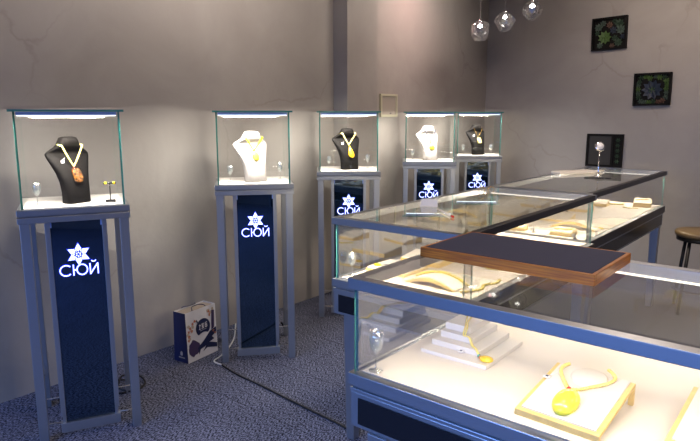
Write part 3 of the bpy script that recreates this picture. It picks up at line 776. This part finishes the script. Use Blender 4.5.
# ------------------------------------------------------------------ on top of the counters
t = thing('display_board', 'navy felt board with orange wooden edges lying on the counter corner', 'display board', (-.755, 1.775, 1.1005), .0)
bw, bd = .545, .338
MB().span((-bw / 2 + .012, -bd / 2 + .012, .004), (bw / 2 - .012, bd / 2 - .012, .0315)).build('felt_top', 'navy', t)
e = MB(); e.span((-bw / 2, -bd / 2, 0), (bw / 2, -bd / 2 + .012, .031)).span((-bw / 2, bd / 2 - .012, 0), (bw / 2, bd / 2, .031)).span((-bw / 2, -bd / 2 + .012, 0), (-bw / 2 + .012, bd / 2 - .012, .031)).span((bw / 2 - .012, -bd / 2 + .012, 0), (bw / 2, bd / 2 - .012, .031))
e.build('wooden_edge', 'wood', t, .0015)
t = thing('tabletop_mirror', 'small round chrome mirror on a thin stem standing on the far counter', 'mirror', (-1.42, 4.62, 1.1003), TH)
MB().lathe([(.028, 0), (.028, .005), (.010, .009), (.006, .02), (.0045, .05), (.0045, .175)], n=20).build('stand', 'chrome', t)
MB().lathe([(.001, -.006), (.033, -.006), (.037, 0), (.033, .006), (.029, .006), (.001, .0055)], (0, 0, .215), 28, rot=Matrix.Rotation(R(72), 3, 'X')).build('mirror_rim', 'chrome', t)
MB().lathe([(.001, 0), (.027, 0), (.027, .001)], (0, -.007, .2175), 28, rot=Matrix.Rotation(R(72), 3, 'X')).build('mirror_glass', 'tag', t)  # matte white, the mirror's bright reflection painted as colour
a = math.atan2(.374, .20)
t = thing('paper_package', 'long flat white paper package lying on the far counter top', 'package', (-1.61, 4.70, 1.1003), a)
m = MB(); m.span((-.20, -.05, 0), (.16, .05, .022)); m.build('wrapped_body', 'paper', t, .008)
MB().tube([(.15, -.04, .012), (.20, -.03, .014), (.24, 0, .012), (.30, .02, .010)], [.012, .009, .008, .006], 8).build('twisted_end', 'paper', t)
t = thing('eyeglasses', 'small pair of glasses lying folded right of the mirror on the far counter', 'glasses', (-1.31, 4.40, 1.1003), .9)
for sx in (-1, 1): MB().tube([(sx * .032 + .024 * math.cos(R(a_)), .018 * math.sin(R(a_)), .004) for a_ in range(0, 360, 20)], .002, 6, 0, True).build('rim', 'black', t)
MB().tube([(-.055, 0, .004), (-.05, .06, .004), (.02, .07, .004)], .002, 6).tube([(.055, 0, .004), (.05, .05, .004), (-.02, .06, .008)], .002, 6).tube([(-.009, 0, .005), (.009, 0, .005)], .002, 6).build('temples', 'cord', t)
t = MB().add([(-.045, -.03, 0), (.045, -.03, 0), (.030, .03, .0), (-.03, .03, 0), (-.04, -.01, .035), (.04, -.01, .035)], [(0, 1, 5, 4), (3, 4, 5, 2), (0, 4, 3), (1, 2, 5), (0, 3, 2, 1)]).build('folded_card', 'paper', loc=(-1.585, 2.56, 1.1003), rot=.3)
tag(t, 'small folded white card on the left edge of the long counter top', 'card')
t = thing('marker_pen', 'slim white pen with red ends lying on the long counter top', 'pen', (-1.40, 2.39, 1.1005), -.72)
MB().tube([(-.11, 0, .005), (.09, 0, .005)], .0045, 8).build('barrel', 'paper', t)
MB().tube([(.09, 0, .005), (.115, 0, .005)], .005, 8).build('cap', 'red', t)
for k, (x, y) in enumerate(((-1.62, 3.17), (-1.585, 3.22))):
    t = MB().tube([(.02 * math.cos(R(a_)), 0, .0175 + .02 * math.sin(R(a_)) * .8) for a_ in range(-60, 241, 20)], .0016, 6).build('gold_bangle', 'gilt', loc=(x, y, 1.1003), rot=.6)
    tag(t, ('left' if k == 0 else 'right') + ' one of two small gold hoops standing on the counter top before the corner pedestal', 'bangle', 'gold hoops')

# ------------------------------------------------------------------ gift bag
def gift_bag():
    t = thing('gift_bag', 'white and navy paper gift bag with printed round emblem on the carpet by the wall', 'bag', (-3.07, 2.139, 0), R(98))
    L_, D_, Hh = .262, .125, .326
    w = MB(); th = .004
    # local x runs along the front face, y goes back to the wall; the front leans slightly back
    ln = .012
    vs = [(0, 0, 0), (L_, 0, 0), (L_, D_, 0), (0, D_, 0), (0, ln, Hh), (L_, ln, Hh), (L_, D_ - .01, Hh), (0, D_ - .01, Hh)]
    k = th
    vi = [(k, k, th), (L_ - k, k, th), (L_ - k, D_ - k, th), (k, D_ - k, th), (k, ln + k, Hh), (L_ - k, ln + k, Hh), (L_ - k, D_ - .01 - k, Hh), (k, D_ - .01 - k, Hh)]
    fo = [(0, 3, 2, 1), (0, 1, 5, 4), (1, 2, 6, 5), (2, 3, 7, 6), (3, 0, 4, 7)]
    w.add(vs + vi, [fo[0], fo[1]] + [(8, 9, 10, 11), (8, 12, 13, 9), (9, 13, 14, 10), (10, 14, 15, 11), (11, 15, 12, 8), (4, 5, 13, 12), (5, 6, 14, 13), (6, 7, 15, 14), (7, 4, 12, 15)], 0)
    w.add(vs, [fo[2], fo[3], fo[4]], 1)
    w.build('bag_body', ['bagw', 'bagn'], t)
    fn = lambda u, v, h: (u, ln * v / Hh - .0012 - h, v)
    def blob(cx, cz, rx, rz, n=14, j=.25):
        return [(cx + rx * (1 + random.uniform(-j, j)) * math.cos(2 * math.pi * q / n), cz + rz * (1 + random.uniform(-j, j)) * math.sin(2 * math.pi * q / n)) for q in range(n)]
    # flowing navy shape at the foot and purple flowers
    m = MB()
    m.prism([(.095, .030), (.085, .075), (.15, .115), (.20, .155), (.258, .17), (.258, .135), (.215, .115), (.235, .095), (.19, .085), (.258, .06), (.258, .03), (.17, .055), (.13, .04), (.16, .07), (.11, .06)], fn, .0008)
    m.build('wave_print', 'bagn', t)
    m = MB()
    m.prism(blob(.055, .085, .050, .052, 18, .15), fn, .0006); m.build('flower_print', 'bagp', t)
    m = MB(); m.prism([(.215, .16), (.24, .17), (.25, .285), (.225, .29)], fn, .0007)
    m.build('flower_print', 'bagp', t)
    m = MB(); 
    for (cx, cz) in ((.02, .20), (.035, .22), (.055, .245), (.045, .20), (.02, .17), (.015, .145), (.20, .285), (.23, .15), (.245, .13), (.205, .265), (.075, .255)):
        m.prism(blob(cx, cz, .010, .009, 8, .4), fn, .0008)
    m.build('petal_print', 'bago', t)
    m = MB()
    for (cx, cz) in ((.012, .185), (.02, .235), (.055, .225), (.005 + .02, .155), (.195, .295), (.218, .28), (.245, .155), (.235, .295)):
        m.prism(blob(cx, cz, .012, .011, 8, .4), fn, .0005)
    m.build('leaf_print', 'bagt', t)
    c = (.142, .198); disc = []
    for q in range(40):
        a_ = 2 * math.pi * q / 40; r_ = .062
        x_, z_ = c[0] + r_ * math.cos(a_), c[1] + r_ * .93 * math.sin(a_)
        if 225 < math.degrees(a_) < 315: z_ = c[1] - .040 + .014 * math.cos((math.degrees(a_) - 270) / 45 * math.pi / 2) - .006
        disc.append((x_, z_))
    m = MB(); m.prism(disc, fn, .0015); m.prism([(.085, .255), (.092, .262), (.100, .245), (.10, .225)], fn, .001); m.build('round_emblem', 'bagn', t)
    m = MB()
    def bar(x0, z0, x1, z1, w_=.005):
        d = Vector((x1 - x0, z1 - z0)).normalized() * w_ / 2; n_ = Vector((-d.y, d.x))
        m.prism([(x0 - n_.x, z0 - n_.y), (x1 - n_.x, z1 - n_.y), (x1 + n_.x, z1 + n_.y), (x0 + n_.x, z0 + n_.y)], fn, .0025)
    zc = .205
    x = .108   # first sign: two leaning strokes with a foot
    bar(x, zc + .014, x + .010, zc + .016); bar(x + .006, zc + .016, x + .004, zc - .012); bar(x - .002, zc - .013, x + .010, zc - .013); bar(x + .012, zc + .006, x + .016, zc + .012)
    x = .132   # second sign: stacked bars with a spine
    bar(x - .004, zc + .016, x + .018, zc + .018); bar(x + .007, zc + .018, x + .007, zc - .012); bar(x, zc + .007, x + .015, zc + .008); bar(x - .002, zc - .002, x + .016, zc - .001); bar(x - .004, zc - .012, x + .018, zc - .011)
    x = .160   # third sign
    bar(x, zc + .018, x + .018, zc + .019); bar(x + .002, zc + .018, x, zc - .008); bar(x, zc + .006, x + .016, zc + .007); bar(x + .014, zc + .006, x + .016, zc - .010); bar(x, zc - .009, x + .016, zc - .010)
    for q in range(7): bar(.116 + q * .008, zc - .024 + q * .0004, .121 + q * .008, zc - .0235 + q * .0004, .003)
    m.build('emblem_lettering', 'bagw', t)
    m = MB(); fs_ = lambda u, v, h: (-.0008 - h, u, v)
    m.prism([(.05, .045), (.065, .045), (.068, .06), (.06, .075), (.05, .07), (.046, .058)], fs_, .0006)
    for q in range(6): m.prism([(.030 + q * .009, .028), (.036 + q * .009, .028), (.036 + q * .009, .035), (.030 + q * .009, .035)], fs_, .0006)
    m.build('side_mark', 'bagt', t)
    # folded lining and handles
    for sy, nm in ((ln + .006, 0), (D_ - .018, 1)):
        MB().tube(smooth_path([(.07, sy, Hh - .02), (.075, sy + .01, Hh + .004), (.10, sy + .035 * (1 if nm == 0 else -.6), Hh + .012), (.16, sy + .035 * (1 if nm == 0 else -.6), Hh + .012), (.185, sy + .01, Hh + .004), (.19, sy, Hh - .02)], 5), .003, 6).build('rope_handle', 'bagn', t)
    MB().span((.006, .035, Hh - .012), (L_ - .006, D_ - .022, Hh - .006)).build('folded_top', 'bagt', t)
    return t
gift_bag()

# ------------------------------------------------------------------ cables
def cable(name, label, pts, r, mat='cable', group=None):
    p = [Vector(a) for a in pts]; c = Vector((p[0].x, p[0].y, 0))
    o = MB().tube([q - c for q in smooth_path(p, 6)], r, 8).build(name, mat, loc=c); return tag(o, label, 'cable', group)
cable('power_cord', 'black power cord running across the carpet from the gift bag to the long counter leg', [(-2.885, 2.255, .006), (-2.84, 2.245, .006), (-2.70, 2.222, .006), (-2.47, 2.209, .006), (-2.25, 2.19, .006), (-2.059, 2.175, .006), (-1.85, 2.16, .006), (-1.79, 2.15, .006)], .0055)
cable('power_cord', 'short white cord curling down beside the gift bag', [(-3.16, 2.60, .12), (-3.13, 2.56, .04), (-3.10, 2.50, .008), (-3.05, 2.42, .006), (-3.0, 2.33, .006), (-2.98, 2.27, .006), (-2.94, 2.25, .006), (-2.89, 2.255, .006)], .005, 'wcable')
cable('coiled_cable', 'tangled black cable on the carpet behind the nearest pedestal', [(-3.10, 1.55, .006), (-3.0, 1.66, .01), (-3.05, 1.74, .02), (-3.13, 1.76, .008), (-3.16, 1.70, .02), (-3.07, 1.64, .03), (-2.98, 1.70, .008), (-3.02, 1.80, .008), (-3.12, 1.82, .02), (-3.16, 1.74, .035), (-3.10, 1.66, .008), (-3.2, 1.58, .006), (-3.27, 1.50, .05), (-3.22, 1.42, .01), (-3.12, 1.36, .006)], .0055)
cable('coiled_cable', 'short black cable hanging behind the pedestal right of the gift bag', [(-2.98, 2.86, .10), (-2.96, 2.88, .05), (-2.95, 2.92, .008), (-3.0, 2.98, .006), (-3.1, 3.0, .006)], .006)

# ------------------------------------------------------------------ things on the walls
def rosette(r, n, mat, tilt=.5):
    m = MB()
    for ring in range(3):
        k = max(4, n - ring * 2); rr = r * (1 - ring * .3)
        for q in range(k):
            a = 2 * math.pi * (q + ring * .5) / k; d = Vector((math.cos(a), 0, math.sin(a))); s_ = Vector((-math.sin(a), 0, math.cos(a)))
            up = Vector((0, -1, 0)); base = up * (.004 + ring * .008); tip = d * rr + up * (.006 + ring * .014 + tilt * rr * .3)
            mid = d * rr * .6 + up * (.004 + ring * .010); wv = s_ * rr * .26
            m.add([base, mid + wv, tip, mid - wv, mid + up * .004, mid - up * .004 + base * 0], [(0, 1, 4), (1, 2, 4), (2, 3, 4), (3, 0, 4), (0, 5, 1), (1, 5, 2), (2, 5, 3), (3, 5, 0)], 0)
    return m
def plant_frame(label, cx, cz, w, h, plants, tilt):
    t = thing('succulent_picture', label, 'wall art', (cx, WY, cz), 0, 'framed succulents on the back wall'); t.rotation_euler = (0, tilt, 0)
    f = MB(); b = .02; D_ = .045
    f.span((-w / 2, -D_, -h / 2), (w / 2, -.001, -h / 2 + b)).span((-w / 2, -D_, h / 2 - b), (w / 2, -.001, h / 2)).span((-w / 2, -D_, -h / 2 + b), (-w / 2 + b, -.001, h / 2 - b)).span((w / 2 - b, -D_, -h / 2 + b), (w / 2, -.001, h / 2 - b))
    f.build('frame', 'frame', t, .001)
    MB().span((-w / 2 + b, -.015, -h / 2 + b), (w / 2 - b, -.002, h / 2 - b)).build('backing', 'frame', t)
    for (x, z, r, n, mt) in plants:
        o = rosette(r, n, mt).build('succulent', mt, t); o.location = (x, -.015, z)
    return t
r0 = random.Random(3)
P1 = [(-.045, -.035, .07, 9, 'leafl'), (.0, .085, .035, 7, 'leafr'), (.095, .09, .05, 8, 'leafd'), (.11, .03, .05, 8, 'leafg'), (.09, -.095, .045, 8, 'leafd'), (.03, -.125, .03, 6, 'leafr'),
      (-.11, .07, .045, 8, 'leafg'), (-.065, .105, .035, 7, 'leafg'), (-.12, .015, .03, 6, 'leafd'), (-.09, -.11, .035, 7, 'leafg'), (.04, .03, .04, 7, 'leafb'), (.055, -.05, .035, 7, 'leafd'), (.05, .12, .03, 6, 'leafd'), (.13, -.04, .03, 6, 'leafb')]
plant_frame('upper left black-framed square panel of green succulents on the back wall', -2.041, 2.364, .345, .325, P1, R(-1.5))
P2 = [(0, -.005, .10, 10, 'leafb'), (.0, -.005, .05, 8, 'leafl')]
for k in range(22):
    a = 2 * math.pi * k / 22; x = max(-.13, min(.13, .16 * math.cos(a))); z = max(-.125, min(.12, .15 * math.sin(a)))
    P2.append((x + r0.uniform(-.008, .008), z + r0.uniform(-.008, .008), r0.uniform(.026, .034), 6, 'leafr' if (k in (18, 19)) else r0.choice(['leafg', 'leafd', 'leafg', 'leafl'])))
plant_frame('lower right black-framed square panel with one large blue succulent', -1.590, 1.793, .345, .32, P2, R(-.8))
t = thing('picture_frame', 'black square frame with grey panel on the back wall, behind the small mirror', 'picture', (-2.01, WY, 1.17), 0)
f = MB(); w, h, b = .372, .345, .022
f.span((-w / 2, -.03, -h / 2), (w / 2, -.001, -h / 2 + b)).span((-w / 2, -.03, h / 2 - b), (w / 2, -.001, h / 2)).span((-w / 2, -.03, -h / 2 + b), (-w / 2 + b, -.001, h / 2 - b)).span((w / 2 - b, -.03, -h / 2 + b), (w / 2, -.001, h / 2 - b)).span((w * .18, -.028, -h / 2 + b), (w * .25, -.001, h / 2 - b))
f.build('frame', 'frame', t, .001)
MB().span((-w / 2 + b, -.016, -h / 2 + b), (w * .18, -.002, h / 2 - b)).build('grey_panel', 'greyp', t)
MB().span((w * .25, -.016, -h / 2 + b), (w / 2 - b, -.002, h / 2 - b)).build('backing', 'frame', t)
for k in range(5):
    o = rosette(.026, 6, 'leafd').build('leaf_cluster', 'leafd', t); o.location = (w * .36, -.016, -.11 + k * .055)
t = thing('access_hatch', 'small square pale-edged access hatch on the left wall above the third pedestal', 'hatch', (WX, 4.74, 1.63), 0)
a0, a1, z0, z1, e = -.145, .125, -.108, .105, .022
m = MB(); m.span((0, a0, z0), (.02, a1, z0 + e)).span((0, a0, z1 - e), (.02, a1, z1)).span((0, a1 - e, z0 + e), (.02, a1, z1 - e)).span((0, a0, z0 + e), (.02, a0 + e, z1 - e)); m.build('rim', 'hatch', t, .002)
MB().span((.001, a0 + e, z0 + e), (.010, a1 - e, z1 - e)).build('hatch_door', 'hatchin', t)
MB().box((.011, .02, z0 + .035), (.004, .02, .008)).build('latch', 'cord', t)

# ------------------------------------------------------------------ pendants
PL = ['lowest and leftmost of three faceted crystal pendant lamps', 'middle of three faceted crystal pendant lamps', 'highest and rightmost of three faceted crystal pendant lamps']
for i, (x, y, z) in enumerate(((-2.802, 5.333, 2.325), (-2.624, 5.48, 2.406), (-2.432, 5.636, 2.504))):
    t = thing('pendant_lamp', PL[i], 'pendant lamp', (x, y, z), i * 1.3, 'crystal pendant lamps')
    rr = random.Random(11 + i); bmx = bmesh.new(); bmesh.ops.create_icosphere(bmx, subdivisions=2, radius=.095)
    m = MB(); vv = []
    for v in bmx.verts:
        k = rr.uniform(.86, 1.06); vv.append((v.co.x * k, v.co.y * k, v.co.z * k * (1.12 if v.co.z < -.05 else .92)))
    m.add(vv, [tuple(v.index for v in f.verts) for f in bmx.faces]); bmx.free()
    m.build('crystal_shade', 'facet', t)
    rr = random.Random(31 + i); bmx = bmesh.new(); bmesh.ops.create_icosphere(bmx, subdivisions=1, radius=.068)
    m = MB(); m.add([(v.co.x * rr.uniform(.8, 1.15), v.co.y * rr.uniform(.8, 1.15), v.co.z * rr.uniform(.8, 1.15)) for v in bmx.verts], [tuple(v.index for v in f.verts) for f in bmx.faces]); bmx.free()
    m.build('inner_crystal', 'crystal', t)
    MB().ball((0, 0, .03), .012, 0, 12, 8).build('bulb', 'bulb', t)
    MB().lathe([(.02, .066), (.02, .085), (.008, .095)], n=12).build('cap', 'chrome', t)
    MB().tube([(0, 0, .09), (0, 0, ZC - z - .001)], .0022, 6).build('cord', 'chrome', t)

# ------------------------------------------------------------------ stool
t = thing('bar_stool', 'round dark wooden stool with black metal legs at the right edge behind the counter', 'stool', (-.80, 5.30, 0), .3)
MB().lathe([(.01, .612), (.185, .612), (.20, .622), (.205, .64), (.198, .655), (.17, .660), (.01, .656)], n=36).build('seat', 'seat', t)
MB().lathe([(.17, .585), (.19, .585), (.19, .612), (.17, .612)], n=32).build('seat_ring', 'iron', t)
for k in range(4):
    a = math.pi / 2 * k + math.pi / 4; c, s_ = math.cos(a), math.sin(a)
    MB().tube([(c * .15, s_ * .15, .60), (c * .21, s_ * .21, .012)], .013, 8).build('leg', 'iron', t)
MB().tube([(.19 * math.cos(2 * math.pi * k / 32), .19 * math.sin(2 * math.pi * k / 32), .2) for k in range(32)], .008, 6, 0, True).build('foot_ring', 'iron', t)

# ------------------------------------------------------------------ render settings
S.view_settings.view_transform = 'Standard'; S.view_settings.look = 'None'; S.view_settings.gamma = 1; S.view_settings.use_curve_mapping = False
S.view_settings.exposure = 0.22
cy = S.cycles
cy.max_bounces = 14; cy.transparent_max_bounces = 40; cy.glossy_bounces = 6; cy.transmission_bounces = 10; cy.diffuse_bounces = 4
cy.caustics_reflective = False; cy.caustics_refractive = False; cy.use_denoising = True; cy.sample_clamp_indirect = 4
